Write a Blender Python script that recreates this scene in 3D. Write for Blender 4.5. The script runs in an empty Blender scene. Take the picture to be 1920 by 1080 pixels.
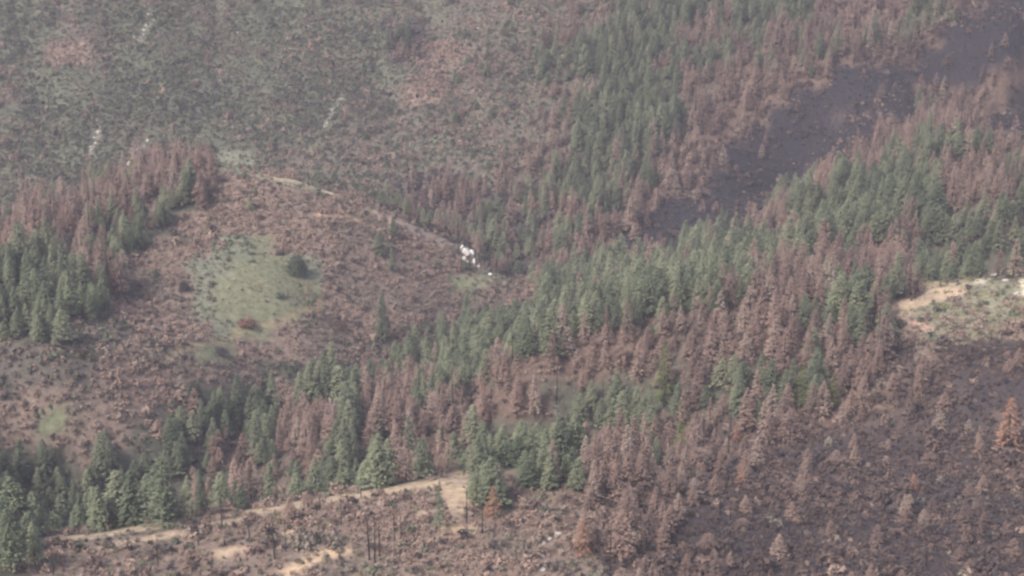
import bpy, math, random
import numpy as np
from mathutils import Vector, Matrix

# ------------------------------------------------------------------ scene, camera, light
scene = bpy.context.scene
COL = scene.collection
H = 420.0                      # height of the aircraft over the zero level
PITCH = 18.0                   # degrees below the horizon
F = 3400.0                     # focal length in pixels of the 1920 wide frame

cam_data = bpy.data.cameras.new("camera")
cam_data.sensor_width = 36.0
cam_data.lens = 36.0 * F / 1920.0
cam_data.clip_start = 1.0
cam_data.clip_end = 20000.0
cam = bpy.data.objects.new("camera", cam_data)
cam.location = (0, 0, H)
cam.rotation_euler = (math.radians(90 - PITCH), 0, 0)
COL.objects.link(cam)
scene.camera = cam

SUN_EL, SUN_AZ = math.radians(46), math.radians(-135)      # azimuth from +Y towards +X
world = bpy.data.worlds.new("World")
scene.world = world
world.use_nodes = True
wn = world.node_tree
bg = wn.nodes["Background"]
sky = wn.nodes.new("ShaderNodeTexSky")
sky.sky_type = 'NISHITA'
sky.sun_disc = False
sky.sun_elevation = SUN_EL
sky.sun_rotation = SUN_AZ
sky.dust_density = 6.0
sky.air_density = 1.3
wn.links.new(sky.outputs[0], bg.inputs[0])
bg.inputs[1].default_value = 0.15
sl = bpy.data.lights.new("sun", 'SUN')
sl.energy = 2.7
sl.angle = math.radians(9)
sl.color = (1.0, 0.95, 0.90)
sun = bpy.data.objects.new("sun", sl)
d = Vector((math.sin(SUN_AZ) * math.cos(SUN_EL), math.cos(SUN_AZ) * math.cos(SUN_EL), math.sin(SUN_EL)))
sun.rotation_euler = d.to_track_quat('Z', 'Y').to_euler()
sun.location = (0, 0, 900)
COL.objects.link(sun)
scene.view_settings.view_transform = 'Standard'
scene.view_settings.look = 'None'
scene.view_settings.exposure = 0.24
scene.cycles.use_denoising = True
scene.cycles.max_bounces = 4
scene.cycles.volume_bounces = 1
scene.cycles.filter_width = 2.6

HAZE_DENSITY = 0.00012
HAZE_COLOR = (0.82, 0.81, 1.0)

rng = np.random.default_rng(7)
random.seed(7)
TP = math.radians(PITCH)


# ------------------------------------------------------------------ projection helpers (numpy)
def pix_dir(px, py):
    """unit ray through a pixel of the 1920x1080 frame"""
    u, v = (px - 960.0) / F, -(py - 540.0) / F
    fwd = np.array([0, math.cos(TP), -math.sin(TP)])
    up = np.array([0, math.sin(TP), math.cos(TP)])
    dd = fwd + np.array([1, 0, 0]) * u + up * v
    return dd / np.linalg.norm(dd)


def project(x, y, z):
    dz = z - H
    depth = y * math.cos(TP) - dz * math.sin(TP)
    upc = y * math.sin(TP) + dz * math.cos(TP)
    depth = np.maximum(depth, 1.0)
    return 960 + F * x / depth, 540 - F * upc / depth, depth


# ------------------------------------------------------------------ value noise
def _hash(ix, iy, seed):
    h = (ix.astype(np.int64) * 374761393 + iy.astype(np.int64) * 668265263 + seed * 974634777) & 0x7fffffff
    h = ((h ^ (h >> 13)) * 1274126177) & 0x7fffffff
    return ((h ^ (h >> 16)) & 0xffff) / 65535.0


def vnoise(x, y, scale, seed=0):
    x, y = np.asarray(x, float) / scale, np.asarray(y, float) / scale
    ix, iy = np.floor(x), np.floor(y)
    fx, fy = x - ix, y - iy
    fx, fy = fx * fx * (3 - 2 * fx), fy * fy * (3 - 2 * fy)
    a, b = _hash(ix, iy, seed), _hash(ix + 1, iy, seed)
    c, e = _hash(ix, iy + 1, seed), _hash(ix + 1, iy + 1, seed)
    return (a * (1 - fx) + b * fx) * (1 - fy) + (c * (1 - fx) + e * fx) * fy


def fbm(x, y, scale, octv=4, seed=0):
    s, amp, tot = 0.0, 1.0, 0.0
    for k in range(octv):
        s = s + amp * vnoise(x, y, scale / 2 ** k, seed + k * 17)
        tot += amp
        amp *= 0.55
    return s / tot * 2 - 1


# ------------------------------------------------------------------ the lie of the land
# surveyed points: (column, row, distance) of ridges, gullies and slopes, turned into world points
SURVEY = [
    # near spur: foreground shelf and its crest
    (0, 1080, 505), (350, 1080, 515), (700, 1080, 520), (1000, 1080, 522), (1250, 1080, 535), (1500, 1080, 552), (1750, 1080, 560), (1920, 1080, 560),
    (-100, 1015, 540), (90, 1000, 547), (350, 965, 560), (550, 935, 578), (730, 905, 598), (980, 872, 622),
    (1250, 872, 640), (1500, 870, 655), (1750, 870, 660), (1920, 870, 660),
    (1000, 720, 730), (1250, 700, 725), (1500, 700, 712), (1750, 700, 702), (1920, 700, 700),
    (1100, 600, 850), (1250, 575, 850), (1400, 545, 830), (1500, 540, 800), (1750, 560, 768), (1920, 570, 765),
    (1650, 525, 805), (1850, 518, 795), (1980, 520, 795),
    # spur between meadow hill and near spur
    (700, 810, 745), (850, 760, 760), (600, 820, 742), (500, 750, 800), (600, 655, 840), (700, 710, 850), (800, 600, 895), (900, 625, 930),
    # meadow hill
    (0, 890, 712), (300, 860, 745), (450, 800, 780), (100, 710, 745), (0, 610, 785), (300, 600, 820), (490, 530, 858), (300, 450, 888),
    (-80, 470, 870), (0, 452, 885), (200, 400, 915), (400, 318, 950), (560, 342, 948), (700, 396, 950), (870, 466, 960), (1000, 540, 1000),
    (640, 470, 905), (760, 520, 915), (850, 560, 930), (400, 680, 790), (200, 560, 815), (450, 400, 915),
    (1040, 545, 1045),
    # far hillside
    (-60, 440, 1160), (0, 400, 1175), (0, 200, 1250), (0, 0, 1345), (200, 340, 1195), (200, 100, 1290), (400, 250, 1230), (560, 300, 1215),
    (400, 0, 1360), (560, 150, 1290), (700, 370, 1165), (700, 200, 1250), (700, 0, 1365), (860, 430, 1125), (900, 300, 1180), (900, 120, 1275),
    (1000, 500, 1085), (1000, 0, 1345), (1100, 450, 1092), (1100, 250, 1190), (1200, 350, 1135), (1200, 100, 1260), (1300, 0, 1325),
    (1300, 260, 1165), (1400, 200, 1195), (1500, 60, 1265), (1700, 50, 1260), (1900, 0, 1285), (-60, -100, 1400), (960, -100, 1420), (1980, -100, 1360),
    # burnt gully on the right and the ridge in front of it
    (1230, 480, 1050), (1350, 440, 1085), (1450, 370, 1115), (1600, 270, 1150), (1720, 195, 1180), (1900, 110, 1215), (1500, 200, 1190), (1700, 120, 1220),
    (1300, 500, 990), (1400, 480, 960), (1550, 460, 930), (1700, 460, 905), (1500, 400, 985), (1450, 420, 1000), (1570, 352, 1030), (1700, 290, 1050), (1830, 240, 1066), (1930, 205, 1075),
    (1700, 370, 990), (1850, 330, 1010), (1880, 420, 925),
]
# points the picture cannot see: gully floors behind crests, and the edges (x, y, z)
HIDDEN = [
    (-175, 575, H - 288), (-105, 600, H - 300), (-40, 628, H - 305), (25, 655, H - 304), (-190, 630, H - 300), (-110, 655, H - 308),
    (150, 905, H - 292), (215, 845, H - 286), (260, 840, H - 284),
    (-330, 1000, H - 296), (-200, 1030, H - 300), (-90, 1060, H - 308), (-40, 1090, H - 318), (-200, 1110, H - 312),
    (190, 1110, H - 296), (270, 1130, H - 276), (330, 1140, H - 264),
    (-450, 350, H - 250), (0, 330, H - 240), (450, 350, H - 275), (-600, 900, H - 290), (-560, 1500, H - 200), (0, 1650, H - 120), (560, 1600, H - 110),
    (620, 900, H - 215), (620, 500, H - 250), (-450, 600, H - 250),
]
pts = []
for px, py, D in SURVEY:
    dd = pix_dir(px, py)
    p = dd * D
    pts.append((p[0], p[1], H + p[2]))
pts += HIDDEN
P = np.array(pts, float)


def _tps(r):
    return np.where(r > 1e-6, r * r * np.log(np.maximum(r, 1e-6)), 0.0)


def _fit(P, lam=2e-4):
    n = len(P)
    S = 400.0
    X = P[:, :2] / S
    r = np.linalg.norm(X[:, None] - X[None], axis=2)
    A = np.zeros((n + 3, n + 3))
    A[:n, :n] = _tps(r) + lam * np.eye(n)
    A[:n, n] = 1
    A[:n, n + 1:] = X
    A[n, :n] = 1
    A[n + 1:, :n] = X.T
    b = np.concatenate([P[:, 2], [0, 0, 0]])
    return X, np.linalg.solve(A, b), S


_X, _W, _S = _fit(P)


def terrain_smooth(x, y):
    x, y = np.atleast_1d(np.asarray(x, float)), np.atleast_1d(np.asarray(y, float))
    shp = x.shape
    x, y = x.ravel(), y.ravel()
    cx, cy = np.clip(x, -650, 700), np.clip(y, 250, 1700)
    out = np.empty(len(x))
    for s in range(0, len(x), 20000):
        q = np.stack([cx[s:s + 20000], cy[s:s + 20000]], 1) / _S
        r = np.linalg.norm(q[:, None] - _X[None], axis=2)
        out[s:s + 20000] = _tps(r) @ _W[:-3] + _W[-3] + q @ _W[-2:]
    far = np.hypot(x - cx, y - cy)
    roll = H - 215 + 95 * fbm(x, y, 1500, 3, 91)
    k = np.clip(far / 900, 0, 1)
    k = k * k * (3 - 2 * k)
    return (out * (1 - k) + roll * k).reshape(shp)


def terrain(x, y):
    z = terrain_smooth(x, y)
    k = np.clip((np.asarray(y) - 1120) / 80, 0, 1)
    gul = np.abs(fbm(np.asarray(x) + 0.25 * np.asarray(y), np.asarray(y) * 0.33, 48, 3, 9))       # gullies run down the far slope
    return z + 3.0 * fbm(x, y, 90, 3, 5) + 1.1 * fbm(x, y, 22, 3, 31) + k * (11.0 * gul - 2.0) + k * 9.0 * (np.abs(fbm(np.asarray(x) * 0.9 + 0.45 * np.asarray(y), np.asarray(y) * 0.3, 110, 2, 19)) - 0.3)


def axis(lo, hi, step, ends):
    core = list(np.arange(lo, hi + step, step))
    a, s = [], step
    v = core[-1]
    while v < ends[1]:
        s *= 1.18
        v += s
        a.append(v)
    b, s = [], step
    v = core[0]
    while v > ends[0]:
        s *= 1.18
        v -= s
        b.append(v)
    return np.array(b[::-1] + core + a)


gx = axis(-420, 460, 2.6, (-5000, 5000))
gy = axis(430, 1560, 2.6, (-3500, 7000))
GX, GY = np.meshgrid(gx, gy)
GZ = terrain(GX, GY)

# ---- what the aircraft sees: running skyline along each azimuth
NAZ, RSTEP = 420, 4.0
az = np.linspace(-0.36, 0.36, NAZ)
rr = np.arange(380, 1700, RSTEP)
AZ, RR = np.meshgrid(az, rr, indexing='ij')
ZZ = terrain(RR * np.sin(AZ), RR * np.cos(AZ))
EL = (ZZ - H) / RR
RUN = np.maximum.accumulate(EL, axis=1)


def skyline(x, y):
    """highest elevation (tangent) of ground nearer than the point, in its direction"""
    a = np.arctan2(x, y)
    r = np.hypot(x, y)
    ia = np.clip(np.round((a - az[0]) / (az[1] - az[0])).astype(int), 0, NAZ - 1)
    ir = np.clip(((r - 380) / RSTEP).astype(int) - 1, 0, len(rr) - 1)
    return RUN[ia, ir], r


def at(px, py):
    """first point of the ground along the ray through a pixel"""
    dd = pix_dir(px, py)
    t = np.arange(420, 1650, 0.7)
    x, y, z = dd[0] * t, dd[1] * t, H + dd[2] * t
    g = terrain(x, y)
    k = int(np.argmax(z <= g))
    if z[k] > g[k]:
        k = len(t) - 1
    return float(x[k]), float(y[k]), float(g[k]), float(t[k])


# ------------------------------------------------------------------ land cover, 48 x 27 cells
COVER = """
g2 x4 g21 x26 y29 G34 M38 B45 d46 D48
g3 x5 g18 v20 x25 y28 G32 M36 B44 D48
g2 s4 x5 g18 v20 s22 x24 y27 G34 B43 D48
x1 g19 x20 s21 x25 y28 G32 M34 B39 D46 B48
x1 g18 x19 s21 x24 y27 M28 G32 M34 B37 D43 B47 D48
g16 x25 y27 G32 B36 D39 d40 D43 B46 D48
g15 x24 y27 G32 B35 D41 B43 M48
g6 B10 e12 x23 y26 M31 B34 D40 B41 G43 M48
g4 B8 G9 B10 s14 x19 v21 y24 M29 B33 D38 B39 G44 M48
g1 B6 M7 G9 B10 s17 x18 v24 B27 M29 B31 D36 B37 G44 M48
B4 M6 G8 s19 v26 M28 B30 D35 B37 G42 B43 G46 M48
B1 G3 M5 G7 s10 e12 m13 s21 v25 B26 M28 B29 D32 G38 B44 M46 G48
G3 M6 s9 e11 m14 e15 s23 v26 B27 G35 B43 G48
G4 M7 s9 e10 m15 s21 k22 s25 G33 M35 B43 t45 k48
G5 s9 e10 m14 e15 s22 y23 G31 M34 B42 t43 k48
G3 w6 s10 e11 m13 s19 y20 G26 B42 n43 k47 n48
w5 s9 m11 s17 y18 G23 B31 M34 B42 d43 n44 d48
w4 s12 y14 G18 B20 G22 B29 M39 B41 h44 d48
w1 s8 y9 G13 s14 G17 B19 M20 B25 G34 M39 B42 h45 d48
s2 m3 s7 y8 G13 B16 G17 M21 B26 G32 M37 B39 h43 d46 h48
s6 y7 G10 B12 G13 B15 G17 M20 B22 G27 M31 B33 h38 d48
G3 s4 G10 B12 M14 B15 G18 B21 G25 M29 B31 h36 d48
G11 M17 G20 n21 t22 G23 n24 M27 B29 h34 d48
G9 M12 n21 t22 G24 n27 M28 B30 h33 d48
G8 n17 s26 B28 s29 h32 d48
G2 n18 s27 B29 h32 d48
G1 n18 s28 h31 d48
"""
grid = []
for line in COVER.strip().splitlines():
    row = ""
    for tok in line.split():
        row += tok[0] * (int(tok[1:]) - len(row))
    assert len(row) == 48, (line, len(row))
    grid.append(row)
assert len(grid) == 27
CLS = "GMBDdsgxymetknwvh"
CI = {c: i for i, c in enumerate(CLS)}
CMAP = np.array([[CI[c] for c in r] for r in grid])


def cover(x, y, lift=0.0, jit=26.0):
    x, y = np.asarray(x, float), np.asarray(y, float)
    z = terrain(x, y)
    px, py, dep = project(x, y, z + lift)
    el, r = skyline(x, y)
    zs = H + el * r
    _, ps, _ = project(x, y, zs)
    py = np.where(z + lift < zs, np.minimum(py, ps - np.where(px > 1700, 55, 25)), py)
    vis0 = z >= zs - 0.7
    px0, py0, _ = project(x, y, z)
    px = px + jit * fbm(x, y, 28, 3, 201)
    py = py + jit * 0.8 * fbm(x, y, 28, 3, 301)
    cx = np.clip((px / 40).astype(int), 0, 47)
    cy = np.clip((py / 40).astype(int), 0, 26)
    out = CMAP[cy, cx]
    if lift > 0:                     # open ground at the foot of a plant wins over what its top is seen against
        b = CMAP[np.clip(((py0 + 6 * fbm(x, y, 20, 2, 41)) / 40).astype(int), 0, 26), np.clip((px0 / 40).astype(int), 0, 47)]
        opn = np.isin(b, [CI[c] for c in 'ntkdmsegxwD']) & vis0
        out = np.where(opn, b, out)
    return out, z, px, py


# ------------------------------------------------------------------ materials
def mat_new(name):
    m = bpy.data.materials.new(name)
    m.use_nodes = True
    nt = m.node_tree
    b = nt.nodes["Principled BSDF"]
    b.inputs["Roughness"].default_value = 0.9
    b.inputs["Specular IOR Level"].default_value = 0.15
    return m, nt, b


def ramp(nt, stops):
    r = nt.nodes.new("ShaderNodeValToRGB")
    el = r.color_ramp.elements
    while len(el) < len(stops):
        el.new(0.5)
    for e, (p, c) in zip(el, stops):
        e.position = p
        e.color = (*c, 1)
    return r


def foliage_mat(name, stops, patch=None, patch_scale=0.02, rough=0.85, vary=0.75):
    """colour differs from plant to plant, within a plant by clump, and over the slope in patches"""
    m, nt, b = mat_new(name)
    oi = nt.nodes.new("ShaderNodeObjectInfo")
    geo = nt.nodes.new("ShaderNodeNewGeometry")
    nz = nt.nodes.new("ShaderNodeTexNoise")
    nz.inputs["Scale"].default_value = 0.55
    nz.inputs["Detail"].default_value = 3
    nt.links.new(geo.outputs["Position"], nz.inputs["Vector"])
    n2 = nt.nodes.new("ShaderNodeTexNoise")
    n2.inputs["Scale"].default_value = patch_scale
    n2.inputs["Detail"].default_value = 4
    nt.links.new(geo.outputs["Position"], n2.inputs["Vector"])
    # mix the three sources into one factor
    ma = nt.nodes.new("ShaderNodeMath"); ma.operation = 'MULTIPLY_ADD'
    ma.inputs[1].default_value = vary
    nt.links.new(oi.outputs["Random"], ma.inputs[0])
    mb = nt.nodes.new("ShaderNodeMath"); mb.operation = 'MULTIPLY_ADD'
    mb.inputs[1].default_value = 0.9
    mb.inputs[2].default_value = 0.045 - vary / 2
    nt.links.new(nz.outputs["Fac"], mb.inputs[0])
    nt.links.new(mb.outputs[0], ma.inputs[2])
    r = ramp(nt, stops)
    nt.links.new(ma.outputs[0], r.inputs[0])
    out = r.outputs[0]
    if patch:
        mx = nt.nodes.new("ShaderNodeMix"); mx.data_type = 'RGBA'
        mx.inputs[7].default_value = (*patch, 1)
        mr = nt.nodes.new("ShaderNodeMapRange")
        mr.inputs[1].default_value = 0.50
        mr.inputs[2].default_value = 0.64
        mr.inputs[4].default_value = 0.8
        nt.links.new(n2.outputs["Fac"], mr.inputs[0])
        nt.links.new(mr.outputs[0], mx.inputs[0])
        nt.links.new(out, mx.inputs[6])
        out = mx.outputs[2]
    nt.links.new(out, b.inputs["Base Color"])
    b.inputs["Roughness"].default_value = rough
    return m


M_GREEN = foliage_mat("living_needles", [(0.0, (0.085, 0.108, 0.075)), (0.35, (0.135, 0.162, 0.108)), (0.7, (0.19, 0.215, 0.14)), (1.0, (0.27, 0.28, 0.19))])
M_BROWN = foliage_mat("scorched_needles", [(0.0, (0.13, 0.102, 0.095)), (0.3, (0.215, 0.15, 0.130)), (0.6, (0.29, 0.202, 0.170)), (0.85, (0.33, 0.255, 0.215)), (1.0, (0.28, 0.25, 0.225))])
M_BARK = foliage_mat("bark", [(0.0, (0.035, 0.028, 0.025)), (1.0, (0.10, 0.08, 0.07))])
M_CHAR = foliage_mat("charred_bark", [(0.0, (0.012, 0.011, 0.012)), (0.7, (0.035, 0.032, 0.034)), (1.0, (0.09, 0.085, 0.085))])
M_GREY = foliage_mat("grey_needles", [(0.0, (0.12, 0.13, 0.11)), (1.0, (0.28, 0.29, 0.26))])
M_RUST = foliage_mat("rust_needles", [(0.0, (0.20, 0.105, 0.07)), (1.0, (0.36, 0.21, 0.145))])
M_LIME = foliage_mat("yellow_green_needles", [(0.0, (0.06, 0.09, 0.025)), (1.0, (0.16, 0.19, 0.07))])
M_OAK = foliage_mat("oak_leaves", [(0.0, (0.075, 0.095, 0.07)), (1.0, (0.20, 0.235, 0.165))])
M_SCRUB = foliage_mat("scorched_brush_leaves", [(0.0, (0.16, 0.11, 0.09)), (0.35, (0.26, 0.188, 0.158)), (0.75, (0.34, 0.255, 0.215)), (1.0, (0.42, 0.335, 0.285))], patch=(0.20, 0.185, 0.155), patch_scale=0.03, vary=0.5)
M_SAGE = foliage_mat("sage_leaves", [(0.0, (0.065, 0.074, 0.056)), (0.4, (0.112, 0.126, 0.090)), (0.8, (0.165, 0.178, 0.130)), (1.0, (0.25, 0.26, 0.205))], patch=(0.16, 0.125, 0.105), patch_scale=0.022)
M_CHARBR = foliage_mat("charred_twigs", [(0.0, (0.035, 0.033, 0.040)), (0.5, (0.075, 0.068, 0.074)), (0.85, (0.14, 0.115, 0.11)), (1.0, (0.22, 0.17, 0.155))], patch=(0.14, 0.10, 0.088), patch_scale=0.025, vary=0.5)
M_RUSTY = foliage_mat("half_burnt_leaves", [(0.0, (0.050, 0.040, 0.044)), (0.5, (0.125, 0.09, 0.083)), (0.85, (0.19, 0.132, 0.112)), (1.0, (0.25, 0.165, 0.13))], patch=(0.075, 0.063, 0.064), patch_scale=0.03, vary=0.5)
M_DARKSH = foliage_mat("dark_shrub_leaves", [(0.0, (0.06, 0.065, 0.058)), (0.5, (0.09, 0.098, 0.082)), (1.0, (0.135, 0.14, 0.115))], patch=(0.095, 0.075, 0.07), patch_scale=0.03)
M_BUSH = foliage_mat("red_brown_leaves", [(0.0, (0.13, 0.075, 0.06)), (1.0, (0.30, 0.19, 0.155))])
M_GRASS = foliage_mat("dry_grass_blades", [(0.0, (0.13, 0.14, 0.075)), (0.6, (0.24, 0.24, 0.13)), (1.0, (0.40, 0.37, 0.23))])
M_ROCK = foliage_mat("pale_rock", [(0.0, (0.26, 0.25, 0.235)), (1.0, (0.58, 0.56, 0.53))])
M_WHITE = foliage_mat("white_rock", [(0.0, (0.42, 0.40, 0.38)), (0.5, (0.72, 0.69, 0.67)), (1.0, (0.80, 0.78, 0.76))])

# ground: land cover colours carried per vertex (albedo of soil, duff, ash, grass; one shadow band painted in), broken up by noise
GCOL = {'h': (0.095, 0.072, 0.066), 'G': (0.085, 0.088, 0.068), 'M': (0.105, 0.088, 0.072), 'B': (0.13, 0.092, 0.076), 'v': (0.065, 0.058, 0.060), 'D': (0.026, 0.024, 0.030), 'd': (0.060, 0.050, 0.054),
        's': (0.235, 0.178, 0.148), 'g': (0.118, 0.124, 0.092), 'x': (0.13, 0.12, 0.10), 'y': (0.115, 0.108, 0.088), 'm': (0.195, 0.20, 0.13), 'e': (0.19, 0.20, 0.15),
        't': (0.38, 0.30, 0.22), 'k': (0.225, 0.215, 0.155), 'n': (0.215, 0.165, 0.14), 'w': (0.12, 0.108, 0.095)}  # w: shade of the left shadow band painted into scrub ground colour
GTAB = np.array([GCOL[c] for c in CLS])

# bare strips, tracks and meadow edges: (class colour, half width m, strength, [(column, row), ...])
STRIPS = [
    ((0.25, 0.235, 0.20), 1.4, 0.7, [(285, 38), (262, 75)]), ((0.30, 0.25, 0.22), 1.3, 0.8, [(190, 240), (165, 298)]),
    ((0.24, 0.23, 0.20), 1.6, 0.6, [(640, 178), (608, 240)]), ((0.24, 0.23, 0.20), 2.0, 0.6, [(262, 278), (252, 302)]),
    ((0.44, 0.345, 0.25), 5.0, 0.95, [(90, 1012), (220, 998), (350, 978), (450, 962), (550, 948), (650, 932), (730, 920), (790, 908)]),
    ((0.30, 0.235, 0.195), 2.6, 0.8, [(860, 905), (920, 893), (980, 884)]),
    ((0.33, 0.27, 0.235), 3.2, 0.75, [(705, 404), (800, 440), (870, 470), (940, 505), (1000, 545)]),
    ((0.24, 0.25, 0.17), 2.6, 0.7, [(415, 320), (470, 326), (540, 345), (610, 362), (690, 392)]),
    ((0.50, 0.42, 0.30), 1.2, 0.9, [(510, 334), (560, 344), (625, 364), (700, 397)]),
    ((0.44, 0.31, 0.22), 2.6, 0.8, [(600, 402), (650, 405), (700, 428)]),
    ((0.30, 0.24, 0.15), 1.6, 0.7, [(300, 680), (370, 645), (450, 618), (540, 600), (600, 570)]),
    ((0.46, 0.35, 0.25), 2.6, 0.85, [(190, 1030), (250, 1014), (300, 1004), (345, 1001)]),
    ((0.42, 0.32, 0.23), 2.2, 0.9, [(395, 985), (430, 980), (490, 962), (540, 952)]),
    ((0.46, 0.35, 0.25), 2.5, 0.85, [(410, 1040), (450, 1030)]),
    ((0.46, 0.35, 0.25), 2.2, 0.9, [(535, 1000), (560, 995)]),
    ((0.46, 0.35, 0.25), 3.6, 0.85, [(828, 908), (842, 922), (856, 934)]),
    ((0.62, 0.42, 0.25), 2.0, 0.9, [(890, 925), (925, 915)]),
    ((0.42, 0.32, 0.25), 2.2, 0.8, [(780, 968), (830, 950)]),
    ((0.55, 0.40, 0.25), 2.6, 0.8, [(840, 990), (880, 998)]),
    ((0.60, 0.44, 0.30), 2.6, 0.8, [(540, 1075), (600, 1040), (645, 1035)]),
    ((0.52, 0.39, 0.28), 4.0, 1.0, [(1765, 545), (1795, 548)]),
    ((0.46, 0.35, 0.25), 3.0, 0.85, [(1700, 575), (1760, 560)]),
    ((0.50, 0.33, 0.26), 3.2, 0.8, [(1715, 605), (1745, 618)]),
    ((0.62, 0.55, 0.42), 2.5, 0.9, [(1840, 528), (1890, 520), (1925, 552)]),
    ((0.44, 0.33, 0.27), 2.5, 0.7, [(830, 592), (870, 612)]),
    ((0.19, 0.215, 0.13), 2.4, 0.8, [(80, 795), (110, 790)]),
    ((0.34, 0.27, 0.23), 2.0, 0.7, [(960, 515), (1005, 545)]),
    ((0.30, 0.32, 0.20), 3.5, 0.7, [(850, 530), (900, 528), (940, 520)]),
]


def seg_dist(x, y, a, b):
    ax, ay, bx, by = a[0], a[1], b[0], b[1]
    vx, vy = bx - ax, by - ay
    L = vx * vx + vy * vy + 1e-9
    t = np.clip(((x - ax) * vx + (y - ay) * vy) / L, 0, 1)
    return np.hypot(x - ax - t * vx, y - ay - t * vy)


STRIPW = [(c, w, s, [at(*p)[:2] for p in pl]) for c, w, s, pl in STRIPS]


def strip_weight(x, y, sel=None):
    """(colour, weight) pairs of bare strips at points"""
    for c, w, s, pl in STRIPW:
        dmin = np.full(np.shape(x), 1e9)
        for a, b in zip(pl[:-1], pl[1:]):
            dmin = np.minimum(dmin, seg_dist(x, y, a, b))
        wob = w * (1 + 0.5 * fbm(x, y, 9, 2, 77))
        yield c, s * np.clip((wob - dmin) / (0.6 * w) + 0.5, 0, 1)


def bare(x, y):
    k = np.zeros(np.shape(x))
    for c, wt in strip_weight(x, y):
        k = np.maximum(k, wt)
    return k


def build_ground():
    ny, nx = GX.shape
    co = np.stack([GX, GY, GZ], 2).reshape(-1, 3)
    idx = np.arange(nx * ny).reshape(ny, nx)
    q = np.stack([idx[:-1, :-1], idx[:-1, 1:], idx[1:, 1:], idx[1:, :-1]], 2).reshape(-1, 4)
    me = bpy.data.meshes.new("ground")
    me.from_pydata([], [], [])
    me.vertices.add(len(co)); me.vertices.foreach_set("co", co.astype(np.float32).ravel())
    me.loops.add(q.size); me.loops.foreach_set("vertex_index", q.ravel().astype(np.int32))
    me.polygons.add(len(q)); me.polygons.foreach_set("loop_start", np.arange(0, q.size, 4, dtype=np.int32))
    me.update(calc_edges=True)
    me.polygons.foreach_set("use_smooth", np.ones(len(q), bool))
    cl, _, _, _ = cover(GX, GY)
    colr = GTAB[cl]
    for _ in range(1):                               # soften cell edges over a few metres
        c2 = colr.copy()
        c2[1:-1, 1:-1] = (colr[1:-1, 1:-1] * 2 + colr[:-2, 1:-1] + colr[2:, 1:-1] + colr[1:-1, :-2] + colr[1:-1, 2:]) / 6
        colr = c2
    for c, wt in strip_weight(GX, GY):
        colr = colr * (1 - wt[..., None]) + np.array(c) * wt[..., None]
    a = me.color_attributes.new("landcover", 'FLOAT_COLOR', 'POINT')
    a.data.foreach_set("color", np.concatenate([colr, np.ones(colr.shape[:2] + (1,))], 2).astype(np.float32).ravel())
    m, nt, b = mat_new("ground_soil")
    at_ = nt.nodes.new("ShaderNodeAttribute"); at_.attribute_name = "landcover"
    geo = nt.nodes.new("ShaderNodeNewGeometry")
    n1 = nt.nodes.new("ShaderNodeTexNoise"); n1.inputs["Scale"].default_value = 0.35; n1.inputs["Detail"].default_value = 8; n1.inputs["Roughness"].default_value = 0.7
    nt.links.new(geo.outputs["Position"], n1.inputs["Vector"])
    mr = nt.nodes.new("ShaderNodeMapRange"); mr.inputs[1].default_value = 0.3; mr.inputs[2].default_value = 0.7; mr.inputs[3].default_value = 0.55; mr.inputs[4].default_value = 1.4
    nt.links.new(n1.outputs["Fac"], mr.inputs[0])
    vm = nt.nodes.new("ShaderNodeVectorMath"); vm.operation = 'SCALE'
    nt.links.new(at_.outputs["Color"], vm.inputs[0]); nt.links.new(mr.outputs[0], vm.inputs["Scale"])
    nt.links.new(vm.outputs[0], b.inputs["Base Color"])
    bp = nt.nodes.new("ShaderNodeBump"); bp.inputs["Strength"].default_value = 0.6; bp.inputs["Distance"].default_value = 0.8
    nt.links.new(n1.outputs["Fac"], bp.inputs["Height"]); nt.links.new(bp.outputs[0], b.inputs["Normal"])
    me.materials.append(m)
    o = bpy.data.objects.new("ground", me)
    o["kind"] = "structure"
    COL.objects.link(o)


build_ground()


# ------------------------------------------------------------------ mesh makers
def mesh_of(name, V, Fc, mats, mi=None):
    me = bpy.data.meshes.new(name)
    me.from_pydata([tuple(v) for v in V], [], Fc)
    for m in mats:
        me.materials.append(m)
    if mi is not None:
        me.polygons.foreach_set("material_index", np.array(mi, np.int32))
    me.update()
    return me


def trunk_geo(rg, h, r0, sides=6, limbs=0, limb_len=1.2, bend=0.25, zbot=-0.8, l0=0.2, l1=0.95):
    V, Fc = [], []
    nseg = 7
    bx, by = rg.normal(0, bend, 2)
    cen = []
    for k in range(nseg + 1):
        t = k / nseg
        z = zbot + (h - zbot) * t
        cx, cy = bx * t * t, by * t * t
        r = max(r0 * (1 - t) ** 0.85, 0.025)
        cen.append((cx, cy, z, r))
        for s in range(sides):
            a = 2 * math.pi * s / sides
            V.append((cx + r * math.cos(a), cy + r * math.sin(a), z))
    for k in range(nseg):
        for s in range(sides):
            s2 = (s + 1) % sides
            Fc.append((k * sides + s, k * sides + s2, (k + 1) * sides + s2, (k + 1) * sides + s))
    Fc.append(tuple(nseg * sides + s for s in range(sides)))
    for _ in range(limbs):
        t = rg.uniform(l0, l1)
        z = zbot + (h - zbot) * t
        cx, cy = bx * t * t, by * t * t
        a = rg.uniform(0, 2 * math.pi)
        L = limb_len * (1.15 - t) * rg.uniform(0.5, 1.2)
        w = 0.07 + 0.05 * (1 - t)
        dz = L * rg.uniform(-0.25, 0.35)
        ca, sa = math.cos(a), math.sin(a)
        n = len(V)
        V += [(cx - sa * w, cy + ca * w, z), (cx + sa * w, cy - ca * w, z), (cx, cy, z + 2 * w), (cx + ca * L, cy + sa * L, z + dz)]
        Fc += [(n, n + 1, n + 3), (n + 1, n + 2, n + 3), (n + 2, n, n + 3)]
    return V, Fc


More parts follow.
